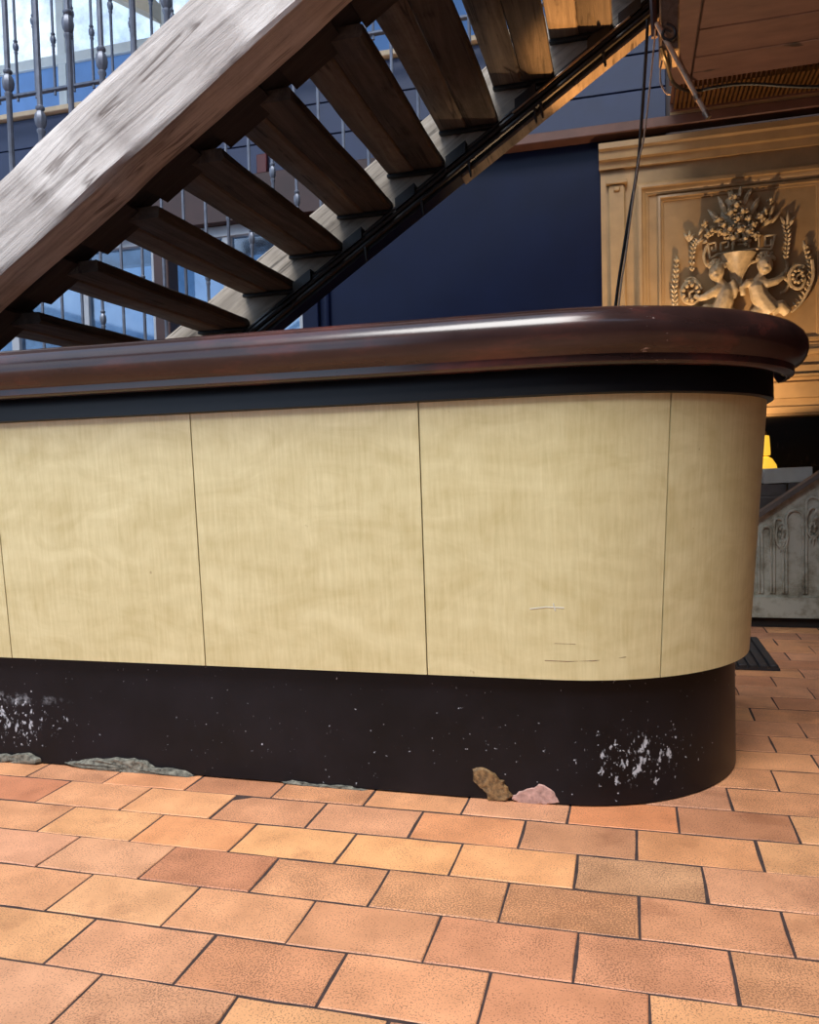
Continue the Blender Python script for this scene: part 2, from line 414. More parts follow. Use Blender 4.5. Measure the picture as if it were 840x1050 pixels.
M['rubble'] = plain('grey_mortar_crumble', srgb(104, 102, 92), .9, 0, .75, 90, .9)
M['red'] = plain('dark_red_paint', srgb(70, 12, 16), .5)

# ================================================================== FLOOR
TW, TL, TY0 = .1454, .24346, 1.10884
PH = {-1: .1330, 0: .0168, 1: .1457, 2: .0047, 3: .1268, 4: .0014, 5: .0928, 6: .2180, 7: .0985, 8: .2250, 9: .1375, 10: .0000, 11: .1215, 12: .2125, 13: .1100}
def phase(k):
    return PH.get(k, (.01 + .1217 * (k % 2)) % TL)
floor = MB().box(-6, 5, -4, 7, -.06, -.0014).build('floor', M['grout'])
tag(floor, kind='structure')
TH = .012
def tile_mesh(seed):
    rnd = random.Random(seed); g = .0022
    bm = bmesh.new()
    nx, ny = 4, 2
    x0, x1, y0, y1 = g, TL - g, g, TW - g
    ring = [(x0 + (x1 - x0) * i / nx, y0) for i in range(nx)] + [(x1, y0 + (y1 - y0) * i / ny) for i in range(ny)] + \
           [(x1 - (x1 - x0) * i / nx, y1) for i in range(nx)] + [(x0, y1 - (y1 - y0) * i / ny) for i in range(ny)]
    ring = [(x - TL / 2 + rnd.uniform(-.0013, .0013), y - TW / 2 + rnd.uniform(-.0013, .0013)) for x, y in ring]
    b = [bm.verts.new((x, y, -TH)) for x, y in ring]
    c = [bm.verts.new((x, y, -.0014)) for x, y in ring]
    t = [bm.verts.new((x * (1 - .0018 / (TL / 2)), y * (1 - .0018 / (TW / 2)), 0)) for x, y in ring]
    n = len(ring)
    for i in range(n):
        j = (i + 1) % n
        bm.faces.new((b[i], b[j], c[j], c[i])); bm.faces.new((c[i], c[j], t[j], t[i]))
    bm.faces.new(t)
    bmesh.ops.recalc_face_normals(bm, faces=bm.faces)
    me = bpy.data.meshes.new('tile'); bm.to_mesh(me); bm.free(); me.materials.append(M['tile']); return me
tile_meshes = [tile_mesh(i) for i in range(10)]
palette = [((206, 148, 108), .30), ((214, 152, 106), .25), ((196, 138, 104), .45), ((204, 142, 100), .55), ((220, 164, 112), .30), ((186, 124, 92), .40), ((208, 150, 116), .35), ((190, 134, 106), .50)]
def visible(cx, cy):
    px, py, w = project(cx, cy, 0)
    if w < .3: return False
    if not (-120 < px < 960 and 600 < py < 1130): return False
    if cy > 2.02 and cx < -.02: return False
    if cy > 2.40 and cx < .20: return False
    if cy > 4.45: return False
    return True
vis = []; rest = []
for k in range(-32, 38):
    y = TY0 + k * TW
    if y < -3.9 or y > 6.7: continue
    ph = phase(k)
    for n_ in range(-26, 22):
        x = ph + n_ * TL
        if x < -5.9 or x + TL > 5: continue
        cx, cy = x + TL / 2, y + TW / 2
        (vis if visible(cx, cy) else rest).append((k, n_, cx, cy))
vis.sort(key=lambda t: (t[2] ** 2 + t[3] ** 2))
rest += vis[300:]; vis = vis[:300]
# tiles told apart in the photo: pixel inside the tile -> colour, speckle
KNOWN = [((145, 795), (222, 150, 104), .2), ((35, 810), (182, 108, 80), .25), ((100, 870), (200, 150, 118), .3), ((210, 890), (178, 112, 84), .55), ((115, 915), (226, 172, 124), .2), ((20, 870), (206, 150, 124), .2),
         ((240, 880 - 20), (224, 150, 98), .2), ((185, 820), (226, 164, 114), .2), ((310, 865), (232, 172, 112), .2), ((405, 875), (234, 170, 108), .25), ((525, 888), (232, 166, 108), .25), ((655, 898), (190, 150, 112), .65),
         ((580, 935), (212, 150, 104), .85), ((460, 920), (214, 154, 108), .7), ((335, 905), (212, 152, 110), .6), ((715, 945), (200, 138, 102), .4), ((650, 990), (206, 138, 104), .5), ((800, 1010), (194, 138, 98), .6),
         ((480, 850), (220, 146, 98), .3), ((600, 862), (186, 132, 98), .35), ((720, 872), (214, 148, 98), .3), ((625, 835), (206, 122, 76), .2), ((750, 845), (168, 110, 80), .35), ((270, 990), (206, 138, 100), .55), ((40, 1015), (210, 156, 124), .2),
         ((510, 970), (190, 124, 92), .35), ((380, 960), (206, 144, 106), .25), ((415, 1015), (222, 154, 112), .3), ((150, 1025), (204, 150, 116), .5), ((590, 1030), (196, 128, 94), .2), ((740, 1040), (222, 162, 110), .4)]
def unproj(px, py):
    d = fwd + rgt * ((px - 420) / FPX) - upv * ((py - 525) / FPX); t = -CAMZ / d.z
    return d.x * t, d.y * t
known = [(unproj(*q), c, a) for q, c, a in KNOWN]
rt = random.Random(3)
for i, (k, n_, cx, cy) in enumerate(vis):
    o = bpy.data.objects.new('tile', tile_meshes[rt.randrange(10)]); COL.objects.link(o); o.parent = floor
    o.location = (cx, cy, rt.uniform(-.0012, .0008)); o.rotation_euler = (rt.uniform(-.003, .003), rt.uniform(-.002, .002), rt.uniform(-.004, .004))
    c, a = rt.choice(palette)
    for (ux, uy), kc, ka in known:
        if abs(ux - cx) < TL / 2 and abs(uy - cy) < TW / 2: c, a = kc, ka
    c = tuple(.55 * a_ + .45 * b_ for a_, b_ in zip(c, (224, 164, 124)))
    j = rt.uniform(.96, 1.04)
    o.color = tuple(x * j for x in srgb(*c)[:3]) + (a,)
mb = MB()
for k, n_, cx, cy in rest:
    g = .0022
    mb.box(cx - TL / 2 + g, cx + TL / 2 - g, cy - TW / 2 + g, cy + TW / 2 - g, -.012, 0)
o = mb.build('tile_field', M['tile'], floor); o.color = srgb(200, 142, 106)[:3] + (.4,); tag(o, kind='stuff')

# ================================================================== BACK OF THE ROOM
YW = 5.5
wall = MB().box(-2.2, -.16, YW, YW + .2, 0, 3.0).build('wall_back', M['navy']); tag(wall, kind='structure')
w2 = MB().box(-.16, 4.2, YW + .06, YW + .2, 0, 3.6).build('wall_back_panel_side', M['maroon']); tag(w2, kind='structure')
w3 = MB().box(-6, -2.2, YW, YW + .2, 0, .55).build('wall_back_low', M['navy']); tag(w3, kind='structure')
# planked upper wall: each plank its own piece
w4 = MB().box(-6, .24, YW + .03, YW + .2, 2.9, 3.64).build('wall_upper', M['maroon']); tag(w4, kind='structure')
zz = [2.96, 3.185, 3.406, 3.63]
for a, b in zip(zz, zz[1:]):
    MB().cbox(-6, .24, YW - .02, YW + .035, a + .003, b - .003, .004).build('plank', M['slate'], w4)
t1 = MB().cbox(-1.4, 4.2, YW - .12, YW + .0, 2.90, 2.962, .006).build('trim_1', M['browntrim']); tag(t1, kind='structure')
t2 = MB().cbox(-6, -1.4, YW - .10, YW + .0, 2.64, 2.955, .006).build('trim_2', M['maroon']); tag(t2, kind='structure')
t3 = MB().cbox(-2.24, -2.12, YW - .05, YW + .02, 0, 2.64, .006).build('trim_3', M['navy']); tag(t3, kind='structure')
MB().tube([(-2.06, YW - .02, 0), (-2.06, YW - .02, 2.64)], .02).build('pipe', M['navy'], t3)
# window under the stair
win = MB(); 
xs = [-6.0, -5.35, -4.7, -4.05, -3.42, -2.83, -2.24]
for x in xs: win.cbox(x - .035, x + .035, YW - .02, YW + .06, .55, 2.64, .005)
for z in (.585, 1.5, 2.60): win.cbox(-6, -2.2, YW - .03, YW + .07, z - .04, z + .04, .005)
wn = win.build('window_1', M['frame']); tag(wn, kind='structure')
for a, b in zip(xs, xs[1:]):
    for c, d in ((.62, 1.465), (1.535, 2.565)):
        MB().box(a + .03, b - .03, YW + .015, YW + .022, c - .005, d + .005).build('pane', M['pane'], wn)
po = MB().cbox(-3.34, -3.22, YW - .18, YW - .03, 0, 2.64, .01).build('trim_4', M['maroon']); tag(po, kind='structure')
tag(MB().cbox(-2.55, -2.47, YW - .06, YW - .02, 2.965, 3.10, .006).build('wall_plate', M['red']), 'small dark red plate on the slate blue planks behind the stair', 'plate')

# gallery parapet, railing and high windows
tr5 = MB().cbox(-6, .24, YW - .06, YW + .25, 3.635, 3.675, .006).build('trim_5', M['creamframe']); tag(tr5, kind='structure')
def lathe_baluster(name, L, knobs, r=.010, mat=None, seg=8):
    mb = MB(); prof = [(r, 0)]
    for k in sorted(knobs):
        prof += [(r * 1.05, k - .055), (r * 1.5, k - .046), (r * 1.5, k - .038), (r * 1.1, k - .034), (r * 1.9, k - .02), (r * 2.2, k), (r * 1.9, k + .018), (r * 1.1, k + .03), (r * 1.6, k + .036), (r * 1.6, k + .044), (r, k + .05)]
    prof += [(r, L)]
    mb.lathe([(0, 0)] + prof + [(0, L)], seg=seg); me = mb.build(name, mat or M['iron']); return me
gr = empty('gallery_railing', (0, 5.3, 3.675), 'iron gallery railing on the sill above the slate blue planks', 'railing')
MB().cbox(-6, .2, -.02, .02, .03, .05, .004).build('bottom_rail', M['iron'], gr)
MB().cbox(-6, .2, -.025, .025, 1.0, 1.03, .008).build('handrail', M['iron'], gr)
gb = [lathe_baluster('baluster', 1.0, [.56]), lathe_baluster('baluster', 1.0, [.40])]
for b in gb: b.parent = gr
i = 0; x = -5.9
while x < .1:
    if i < 2: gb[i].location = (x, 0, 0)
    else: inst(gb[i % 2], 'baluster', (x, 0, 0), gr)
    x += .165; i += 1
YG = 7.4
w6 = MB().box(-9.5, 3, YG, YG + .1, 3.0, 4.3).build('wall_gallery', M['slate']); tag(w6, kind='structure')
gw = MB()
gx = [-9.5, -8.3, -7.3, -6.55, -5.6, -4.4, -3.2, -2.0, -.8, .4, 1.6, 2.9]
for x in gx: gw.cbox(x - .05, x + .05, YG - .02, YG + .08, 4.3, 7.6, .006)
for z in (4.33, 5.15, 7.5): gw.cbox(-9.5, 3, YG - .03, YG + .09, z - .05, z + .05, .006)
gwo = gw.build('window_2', M['whiteframe']); tag(gwo, kind='structure')
for a, b in zip(gx, gx[1:]):
    MB().box(a + .045, b - .045, YG + .01, YG + .03, 4.375, 5.105).build('blue_panel', M['bluepanel'], gwo)
    MB().box(a + .045, b - .045, YG + .015, YG + .022, 5.195, 7.455).build('pane', M['clear'], gwo)
rb = MB().prism([(-9.0, 5.55), (-6.2, 6.0), (-6.2, 6.2), (-9.0, 5.8)], 1, 7.0, 7.2).build('roof_timber', M['brownframe']); tag(rb, 'brown roof timber crossing the bright gallery window', 'beam')
rb = MB().prism([(-6.25, 6.5), (-4.2, 5.25), (-4.2, 5.07), (-6.25, 6.3)], 1, 6.8, 7.0).build('roof_timber', M['creamframe']); tag(rb, 'cream roof timber sloping down to the right behind the gallery railing', 'beam')

# mezzanine ceiling of painted planks
ZC = 3.0
ce = MB().box(.24, 4.2, .0, 5.06, ZC + .02, ZC + .25).build('ceiling', M['maroon']); tag(ce, kind='structure')  # unseen front run sized to shade the floor beyond the bar
MB().cbox(.24, .352, .0, 5.055, ZC - .005, ZC + .02, .004).build('plank', M['ceil'], ce)
y = 5.05
rc = random.Random(5)
while y > .25:
    MB().cbox(.361, 4.2, y - .279, y, ZC + rc.uniform(-.002, .002), ZC + .02, .005).build('plank', M['ceil'], ce); y -= .288
wf = MB().box(-2.0, 4.4, -3.8, -3.6, 0, 5.4).box(-7.2, -2.0, -3.8, -3.6, 4.0, 5.4).build('wall_front_blocker', M['greywood']); tag(wf, kind='structure')  # unseen wall added to block sky light, opening shaped for the light
wl = MB().box(-7.2, -7.0, -3.6, 5.7, 0, 3.0).build('wall_left_blocker', M['greywood']); tag(wl, kind='structure')  # unseen wall added to keep low sky light out
rf = MB().box(-9.6, 4.4, 2.3, 7.6, 7.65, 7.8).build('ceiling_upper_blocker', M['brownframe']); tag(rf, kind='structure')  # unseen roof added to keep the rear of the room dark
wr = MB().box(4.2, 4.4, -3.6, 7.6, 0, 7.6).build('wall_right_blocker', M['maroon']); tag(wr, kind='structure')  # unseen wall added to cut light from this side
gl = empty('ceiling_vent', (.26, 5.1, 2.98), 'ribbed brass coloured strip along the ceiling edge above the carved panel', 'vent')
MB().box(0, 3.9, .28, .30, 0, .06).build('back_plate', M['browntrim'], gl)
MB().box(0, 3.9, -.02, .32, .05, .06).build('backing', M['browntrim'], gl)
mb = MB()
for i in range(150): mb.box(.02 + i * .026, .034 + i * .026, 0, .28, .012, .05)
tag(mb.build('rib', M['brass'], gl), kind='stuff')
MB().cbox(0, 3.9, .285, .34, -.02, .02, .004).build('edge_bead', M['cream'], gl)

# ================================================================== CARVED PANELLING
YP = YW - .02
CX = .655
pan = empty('carved_panelling', (CX, YP, 1.09), 'cream carved wood panelling with cherub relief under a warm light behind the bar', 'panelling')
def PB(mb, name, mat, **kw):
    o = mb.build(name, mat, **kw); o.parent = pan; o.matrix_parent_inverse = Matrix.Translation(-Vector((CX, YP, 1.09))); return o
PB(MB().box(-.165, 1.475, YP - .02, YP + .06, 1.09, 2.82), 'backing_board', M['cream'])
prof = [(YP - .02, 2.70), (YP - .045, 2.70), (YP - .05, 2.745), (YP - .075, 2.75), (YP - .08, 2.80), (YP - .10, 2.81), (YP - .10, 2.845), (YP + .05, 2.845), (YP + .05, 2.70)]
PB(MB().prism(prof, 0, -.172, 1.482), 'cornice', M['cream'])
for s in (1, -1):
    X = lambda a: CX + s * (a - CX)
    x0, x1 = sorted((X(-.115), X(-.015)))
    PB(MB().cbox(x0, x1, YP - .045, YP - .018, 1.15, 2.60, .008), 'pilaster', M['cream'])
    PB(MB().cbox(x0 - .016, x1 + .016, YP - .062, YP - .018, 2.60, 2.622, .004), 'pilaster_cap', M['cream'])
    PB(MB().cbox(x0 + .03, x1 - .03, YP - .058, YP - .04, 2.555, 2.585, .006), 'pilaster_drop', M['cream'])
def rect_mould(x0, x1, z0, z1, prof):
    """profile = (inset, depth) swept with mitres round a rectangle on the wall"""
    mb = MB(); vs_ = []
    cs = [(x0, z0, 1, 1), (x1, z0, -1, 1), (x1, z1, -1, -1), (x0, z1, 1, -1)]
    for x, z, sx, sz in cs:
        for i, d in prof: vs_.append((x + sx * i, YP - .02 - d, z + sz * i))
    n = len(prof); fs = []
    for c in range(4):
        for k in range(n - 1): fs.append([c * n + k, c * n + k + 1, ((c + 1) % 4) * n + k + 1, ((c + 1) % 4) * n + k])
    return mb.add(vs_, fs)
PB(rect_mould(.055, 1.255, 1.46, 2.585, [(0, -.01), (0, .03), (.012, .042), (.03, .044), (.034, .028), (.05, .024), (.058, .014), (.07, .012), (.075, -.01)]), 'outer_moulding', M['cream'])
PB(rect_mould(.185, 1.125, 1.55, 2.50, [(0, -.01), (0, .022), (.014, .026), (.018, .012), (.03, .01), (.034, -.01)]), 'inner_moulding', M['cream'])
for z0, z1, d in ((1.325, 1.345, .06), (1.345, 1.40, .03), (1.20, 1.30, .022), (1.105, 1.15, .05), (1.09, 1.105, .07)):
    PB(MB().cbox(-.165, 1.475, YP - .02 - d, YP - .015, z0, z1, .004), 'rail', M['cream'])
# relief in panel pixels -> wall metres
YR = YP - .02
def W(px, py, d=0): return (.676 + (px - 760) * .00573, YR - d, 2.142 - (py - 255) * .00598)
S = .0058
rr = random.Random(11)
def leaf(mb, px, py, ang, L, wd, d=.012):
    """one pointed carved leaf; ang in degrees clockwise from up in the picture"""
    a = R(ang); ux, uz = math.sin(a), -math.cos(a)
    pts = [W(px + ux * L * t, py + uz * L * t, d + .02 * math.sin(math.pi * t)) for t in (0, .25, .5, .75, 1)]
    mb.tube(pts, [wd * S * q for q in (.35, .9, 1, .65, .12)], 6)
# bouquet
mb = MB()
for (px, py, s) in [(754, 215, 5), (748, 222, 4.5), (760, 222, 4.5), (755, 229, 4), (741, 234, 4), (736, 228, 4), (747, 238, 4.5), (757, 240, 5.5), (765, 243, 5), (770, 236, 4), (750, 248, 5), (762, 250, 5), (742, 243, 3.5), (729, 238, 3.5), (725, 241, 3), (778, 229, 4), (782, 224, 3), (752, 207, 4), (766, 230, 3.5), (772, 247, 4), (736, 240, 3), (722, 230, 3), (787, 214, 2.5)]:
    s *= 1.2
    mb.ell(W(px, py, .060), (s * S * .55, .045, s * S * .55), 0, 8, 6)
    for q in range(5):
        a = q * 2 * math.pi / 5 + rr.random()
        mb.ell(W(px + math.cos(a) * s * .75, py + math.sin(a) * s * .75, .052), (s * S * .5, .022, s * S * .34), -a, 8, 5)
PB(mb, 'bouquet', M['gilt'])
mb = MB()
for px, py, a, L, wd in [(752, 215, -8, 20, 2.4), (757, 213, 6, 16, 2.2), (762, 216, 16, 18, 2.4), (745, 222, -24, 22, 3.5), (768, 224, 30, 20, 3.5), (738, 230, -38, 20, 3.5), (776, 230, 45, 16, 3), (731, 240, -50, 15, 3), (780, 236, 62, 14, 3), (758, 206, 4, 12, 2.2), (750, 208, -20, 11, 2.0), (765, 208, 24, 12, 2.0)]: leaf(mb, px, py, a, L, wd)
PB(mb, 'bouquet_leaves', M['gilt'])
mb = MB(); mb.ell(W(757, 222, .0), (18 * S, .03, 24 * S))
PB(mb, 'bouquet_ground', M['gilt'])
# basket with meander band
mb = MB()
def bar(p, q, w=2.2, d=.05, dp=.04):
    mb.tube([W(*p, d), W(*q, d)], w * S * .5, 6)
for a, b in [((727, 266), (735, 262)), ((735, 262), (772, 260)), ((772, 260), (788, 262)), ((788, 262), (792, 248)), ((727, 266), (725, 251)), ((725, 251), (733, 250)), ((733, 250), (733, 258)), ((733, 258), (729, 258)), ((729, 258), (729, 254)),
             ((738, 251), (738, 259)), ((738, 251), (746, 250)), ((746, 250), (746, 256)), ((746, 256), (742, 256)), ((750, 259), (750, 250)), ((750, 250), (766, 250)), ((766, 250), (766, 258)), ((755, 254), (762, 254)), ((792, 248), (782, 248)), ((782, 248), (782, 258)), ((782, 258), (788, 258)), ((788, 258), (788, 252)), ((776, 259), (776, 249)), ((776, 249), (770, 249))]: bar(a, b)
PB(mb, 'meander_band', M['gilt'])
mb = MB(); pts = []
secs = [(263, 19, .05), (268, 16, .045), (276, 11, .04), (285, 7.5, .035), (294, 5.5, .03), (300, 8, .035)]
mb.tube([W(755, y, d * .2) for y, w, d in secs], [w * S for y, w, d in secs], 16)
PB(mb, 'basket_bowl', M['gilt'])
mb = MB()
def curve(pts, r0, r1=None, d=.03, seg=6):
    n = len(pts); P = []
    for i in range(n - 1):
        p0 = pts[max(i - 1, 0)]; p1 = pts[i]; p2 = pts[i + 1]; p3 = pts[min(i + 2, n - 1)]
        for t in (0, .25, .5, .75):
            P.append(tuple(.5 * ((2 * p1[k]) + (-p0[k] + p2[k]) * t + (2 * p0[k] - 5 * p1[k] + 4 * p2[k] - p3[k]) * t * t + (-p0[k] + 3 * p1[k] - 3 * p2[k] + p3[k]) * t ** 3) for k in (0, 1)))
    P.append(pts[-1]); r1 = r0 if r1 is None else r1
    mb.tube([W(x, y, d) for x, y in P], [(r0 + (r1 - r0) * i / (len(P) - 1)) * S for i in range(len(P))], seg)
curve([(725, 270), (729, 276), (737, 270), (746, 274), (750, 292)], 1.6); curve([(790, 264), (782, 270), (768, 273), (761, 282), (758, 294)], 1.8)
curve([(724, 252), (721, 262), (724, 272), (729, 270)], 1.8, 1.2)
PB(mb, 'ribbon', M['gilt'])
# two cherubs: each body one fused skin
def cherub(parts, hair):
    global mb
    mb = MB()
    for p in parts:
        if p[0] == 'e': mb.ell(W(*p[1], p[2]), (p[3] * S, p[4], p[5] * S), R(p[6]))
        else: mb.tube([W(x, y, d) for x, y, d, r in p[1]], [r * S for x, y, d, r in p[1]], 10)
    b = PB(mb, 'cherub', M['gilt'], remesh=.0055)
    mb = MB(); rh = random.Random(5)
    hx, hy, hr, hd = hair
    for i in range(26):
        a = rh.uniform(0, 6.28); q = rh.uniform(.45, 1.0)
        mb.ell(W(hx + math.cos(a) * hr * q, hy - 3 - abs(math.sin(a)) * hr * q * .8, hd - .02 * q + .01), (2.3 * S, .016, 2.3 * S), 0, 7, 5)
    h = mb.build('curls', M['gilt'], b)
    return b
cherub([('e', (733, 281), .075, 8, .05, 9.5, 12), ('e', (730.5, 282), .12, 1.6, .012, 2, 0), ('e', (732, 286.5), .105, 3.6, .02, 2.6, 0), ('e', (728, 284), .10, 2.2, .02, 2.2, 0), ('e', (736, 284), .10, 2.2, .02, 2.2, 0),
        ('t', [(735, 288, .05, 4.5), (739, 294, .05, 5.5), (742, 301, .05, 9), (741, 310, .055, 10), (738, 318, .055, 10.5), (734, 326, .05, 11)]),
        ('t', [(738, 297, .055, 5.5), (730, 301, .07, 5), (722, 305, .075, 4.2), (716, 306, .06, 3.2), (711, 302, .05, 2.8)]), ('t', [(746, 297, .05, 5), (750, 292, .06, 4.2), (752, 300, .07, 3.6), (750, 308, .06, 3)]),
        ('t', [(734, 322, .05, 8), (722, 318, .06, 6.5), (712, 322, .05, 5), (704, 330, .04, 4)]), ('t', [(738, 324, .05, 8), (748, 324, .06, 6.5), (754, 331, .05, 5)])], (733, 279, 8.5, .085))
cherub([('e', (781, 278), .075, 8, .05, 9.5, -10), ('e', (782, 279), .12, 1.6, .012, 2, 0), ('e', (781, 284), .105, 3.6, .02, 2.6, 0), ('e', (777.5, 281.5), .10, 2.2, .02, 2.2, 0), ('e', (785, 281.5), .10, 2.2, .02, 2.2, 0),
        ('t', [(779, 286, .05, 4.5), (776, 292, .05, 6), (774, 299, .055, 9), (776, 308, .055, 9.5), (782, 317, .055, 10.5), (788, 325, .05, 11)]),
        ('t', [(776, 294, .06, 5.5), (784, 297, .075, 4.8), (792, 295, .075, 4), (798, 291, .065, 3.2), (800, 287, .055, 2.8)]), ('t', [(770, 295, .05, 5), (764, 294, .06, 4.2), (759, 298, .06, 3.4), (760, 306, .05, 3)]),
        ('t', [(788, 322, .05, 8.5), (797, 320, .06, 7), (804, 327, .05, 5.5)]), ('t', [(782, 322, .05, 8), (772, 325, .06, 6.5), (766, 332, .05, 5)])], (781, 276, 9, .085))
# scrolls, wreaths, festoons, leaf sprays
mb = MB(); curve([(718, 296), (712, 288), (703, 288), (698, 296), (701, 307), (710, 310), (716, 304), (712, 297), (706, 299), (707, 304)], 2.4, 1.4, .035); curve([(717, 292), (709, 283), (701, 286)], 2.2, 1)
for q in range(9): a = q * .7; mb.ell(W(707 + 8 * math.cos(a), 299 + 8 * math.sin(a), .05), (2.4 * S, .02, 2.4 * S), 0, 7, 5)
PB(mb, 'scroll', M['gilt'])
mb = MB(); curve([(800, 290), (804, 281), (803, 274)], 2.2, 1.2); curve([(800, 290), (806, 296), (802, 304), (797, 306)], 2.2, 1.4)
curve([(820, 282), (812, 280), (806, 288), (808, 300), (816, 303), (821, 296), (818, 289), (813, 291), (813, 296)], 2.4, 1.3, .035)
for q in range(9): a = q * .7; mb.ell(W(814 + 5 * math.cos(a), 291 + 6 * math.sin(a), .045), (2 * S, .018, 2 * S), 0, 7, 5)
curve([(828, 275), (829, 292), (824, 306), (816, 319), (808, 326)], 2.0, 1.2, .03)
PB(mb, 'scroll', M['gilt'])
def festoon(pts, n, up):
    global mb
    mb = MB(); curve(pts, 1.0, .8, .02)
    for i in range(n):
        t = i / (n - 1); k = t * (len(pts) - 1); j = min(int(k), len(pts) - 2); f = k - j
        x = pts[j][0] * (1 - f) + pts[j + 1][0] * f; y = pts[j][1] * (1 - f) + pts[j + 1][1] * f
        L = 8.0 * (1 - .3 * t)
        leaf(mb, x, y, 36, L, 1.2); leaf(mb, x, y, -36, L, 1.2)
    PB(mb, 'festoon', M['gilt'])
festoon([(716, 248), (711, 252), (709, 262), (709, 276)], 8, True)
festoon([(803, 243), (805, 252), (804, 262), (803, 272)], 8, True)
festoon([(691, 312), (690, 298), (692, 282), (693, 266)], 10, True)
festoon([(826, 300), (828, 288), (825, 276), (822, 264)], 8, True)
festoon([(814, 322), (820, 312), (826, 302)], 6, True)
mb = MB()
for px, py, a, L in [(706, 245, -30, 11), (706, 245, 5, 12), (706, 245, 40, 10), (712, 248, 70, 12), (720, 248, 80, 8), (803, 240, -25, 13), (804, 240, 5, 17), (806, 240, 30, 12), (786, 232, 20, 22), (788, 236, 40, 18), (693, 268, 0, 10), (822, 266, -10, 12), (716, 240, 30, 12)]: leaf(mb, px, py, a, L, 1.8)
tag(PB(mb, 'leaf_spray', M['gilt']), kind='stuff')

# ================================================================== MIRROR, LAMP REFLECTION AND CARVED STAIR SIDE AT RIGHT
mir = empty('wall_mirror', (.9, YW + .045, .35), 'dark spotted mirror below the carved panelling', 'mirror')
MB().box(-1.05, .9, -.03, .0, 0, .74).build('glass', M['darkglass'], mir)
MB().cbox(-1.08, .93, -.05, .01, -.06, .0, .006).build('sill', M['browntrim'], mir)
lp = empty('lamp_reflection', (.775, 5.25, 0), 'yellow lamp reflection in the dark mirror, built as glowing shades', 'lamp')  # mirror reflection modelled as a solid lamp, its stand added
MB().lathe([(0, 0), (.12, 0), (.12, .015), (.02, .03), (.012, .05), (.012, .75), (0, .75)], seg=16).build('stand', M['blackmetal'], lp)
MB().lathe([(.07, .735), (.068, .76), (.058, .80), (.035, .835), (.012, .848), (0, .848)], seg=20).build('dome_shade', M['yellowglow'], lp)
MB().lathe([(.0, .852), (.026, .855), (.027, .87), (.021, .965), (.018, .972), (0, .974)], seg=16).build('tube_shade', M['yellowglow'], lp)
MB().lathe([(0, .974), (.008, .974), (.006, .992), (0, .998)], seg=8).build('finial', M['brass'], lp)
# crate and boards
cr = empty('slatted_crate', (.78, 4.72, 0), 'grey slatted crate behind the white carved panel', 'crate')
MB().box(-.16, .28, -.1, .16, 0.02, .62).build('body', M['core'], cr)
for i in range(4): MB().cbox(-.17, .29, -.125, -.1, .03 + i * .155, .165 + i * .155, .004).build('slat', M['greywood'], cr)
MB().cbox(-.17, .0, -.115, -.03, .635, .695, .004).build('block', M['greywood'], cr)
MB().cbox(.01, .28, -.115, -.03, .632, .70, .004).build('block', M['greywood'], cr)
MB().cbox(-.17, .29, -.12, .16, .62, .635, .003).build('lid', M['greywood'], cr)
bo = MB().cbox(-.118, .118, -.05, .05, 0, .078, .003).build('white_board', M['white']); bo.location = (.788, 4.66, .702); bo.rotation_euler = (0, R(-1.2), 0)
tag(bo, 'short white painted board lying on the grey crate', 'board')
# white carved stair side
YS = 4.30
cs = empty('carved_stair_side', (.9, YS, 0), 'distressed white carved panel with sloping top on the floor beside the bar', 'carved panel')
def CB(mb, name, mat):
    o = mb.build(name, mat, cs); o.matrix_parent_inverse = Matrix.Translation(-Vector((.9, YS, 0))); return o
ztop = lambda x: .544 + .704 * (x - .596)
CB(MB().prism([(.42, .05), (1.5, .05), (1.5, ztop(1.5)), (.42, ztop(.42))], 1, YS, YS + .05), 'board', M['carvedwhite'])
CB(MB().prism([(.40, 0), (1.5, 0), (1.5, .052), (.40, .052)], 1, YS + .01, YS + .04), 'foot', M['core'])
CB(MB().prism([(.40, ztop(.40) - .006), (1.52, ztop(1.52) - .006), (1.52, ztop(1.52) + .02), (.40, ztop(.40) + .02)], 1, YS - .03, YS + .06), 'top_rail', M['greywood'])
CB(MB().prism([(.42, .05), (1.5, .05), (1.5, .15), (.42, .15)], 1, YS - .015, YS + .01), 'bottom_rail', M['carvedwhite'])
for x0, x1 in ((.565, .60), (.615, .655), (.67, .71), (.725, .80), (.815, .875), (.89, .965), (.98, 1.06), (1.08, 1.18), (1.2, 1.3)):
    zt = ztop(x0) - .06; r = (x1 - x0) / 2; xm = (x0 + x1) / 2
    pts = [(x0, YS - .004, .17)] + [(x0, YS - .004, zt - r)] + [(xm - r * math.cos(a), YS - .004, zt - r + r * math.sin(a)) for a in [math.pi * q / 8 for q in range(1, 8)]] + [(x1, YS - .004, zt - r), (x1, YS - .004, .17)]
    CB(MB().tube(pts, .007, 6), 'arch_moulding', M['carvedwhite'])
for x, s in ((.645 + .06, 1.0), (.845, 1.2), (1.02, 1.3)):
    mb = MB(); zc = ztop(x) - .17 * s
    mb.tube([(x + .026 * s * math.cos(a), YS - .008, zc + .06 * s * math.sin(a)) for a in [math.pi * q / 10 for q in range(21)]], .006, 6)
    for q in range(12): mb.ell((x + rr.uniform(-.014, .014) * s, YS - .008, zc + rr.uniform(-.045, .045) * s), (.008, .008, .011), 0, 7, 5)
    leafs = [(-.012, -.075), (.0, -.09), (.012, -.075)]
    for dx, dz in leafs: mb.tube([(x, YS - .008, zc - .05 * s), (x + dx * s, YS - .01, zc + dz * s)], [.008, .003], 6)
    CB(mb, 'medallion', M['carvedwhite'])
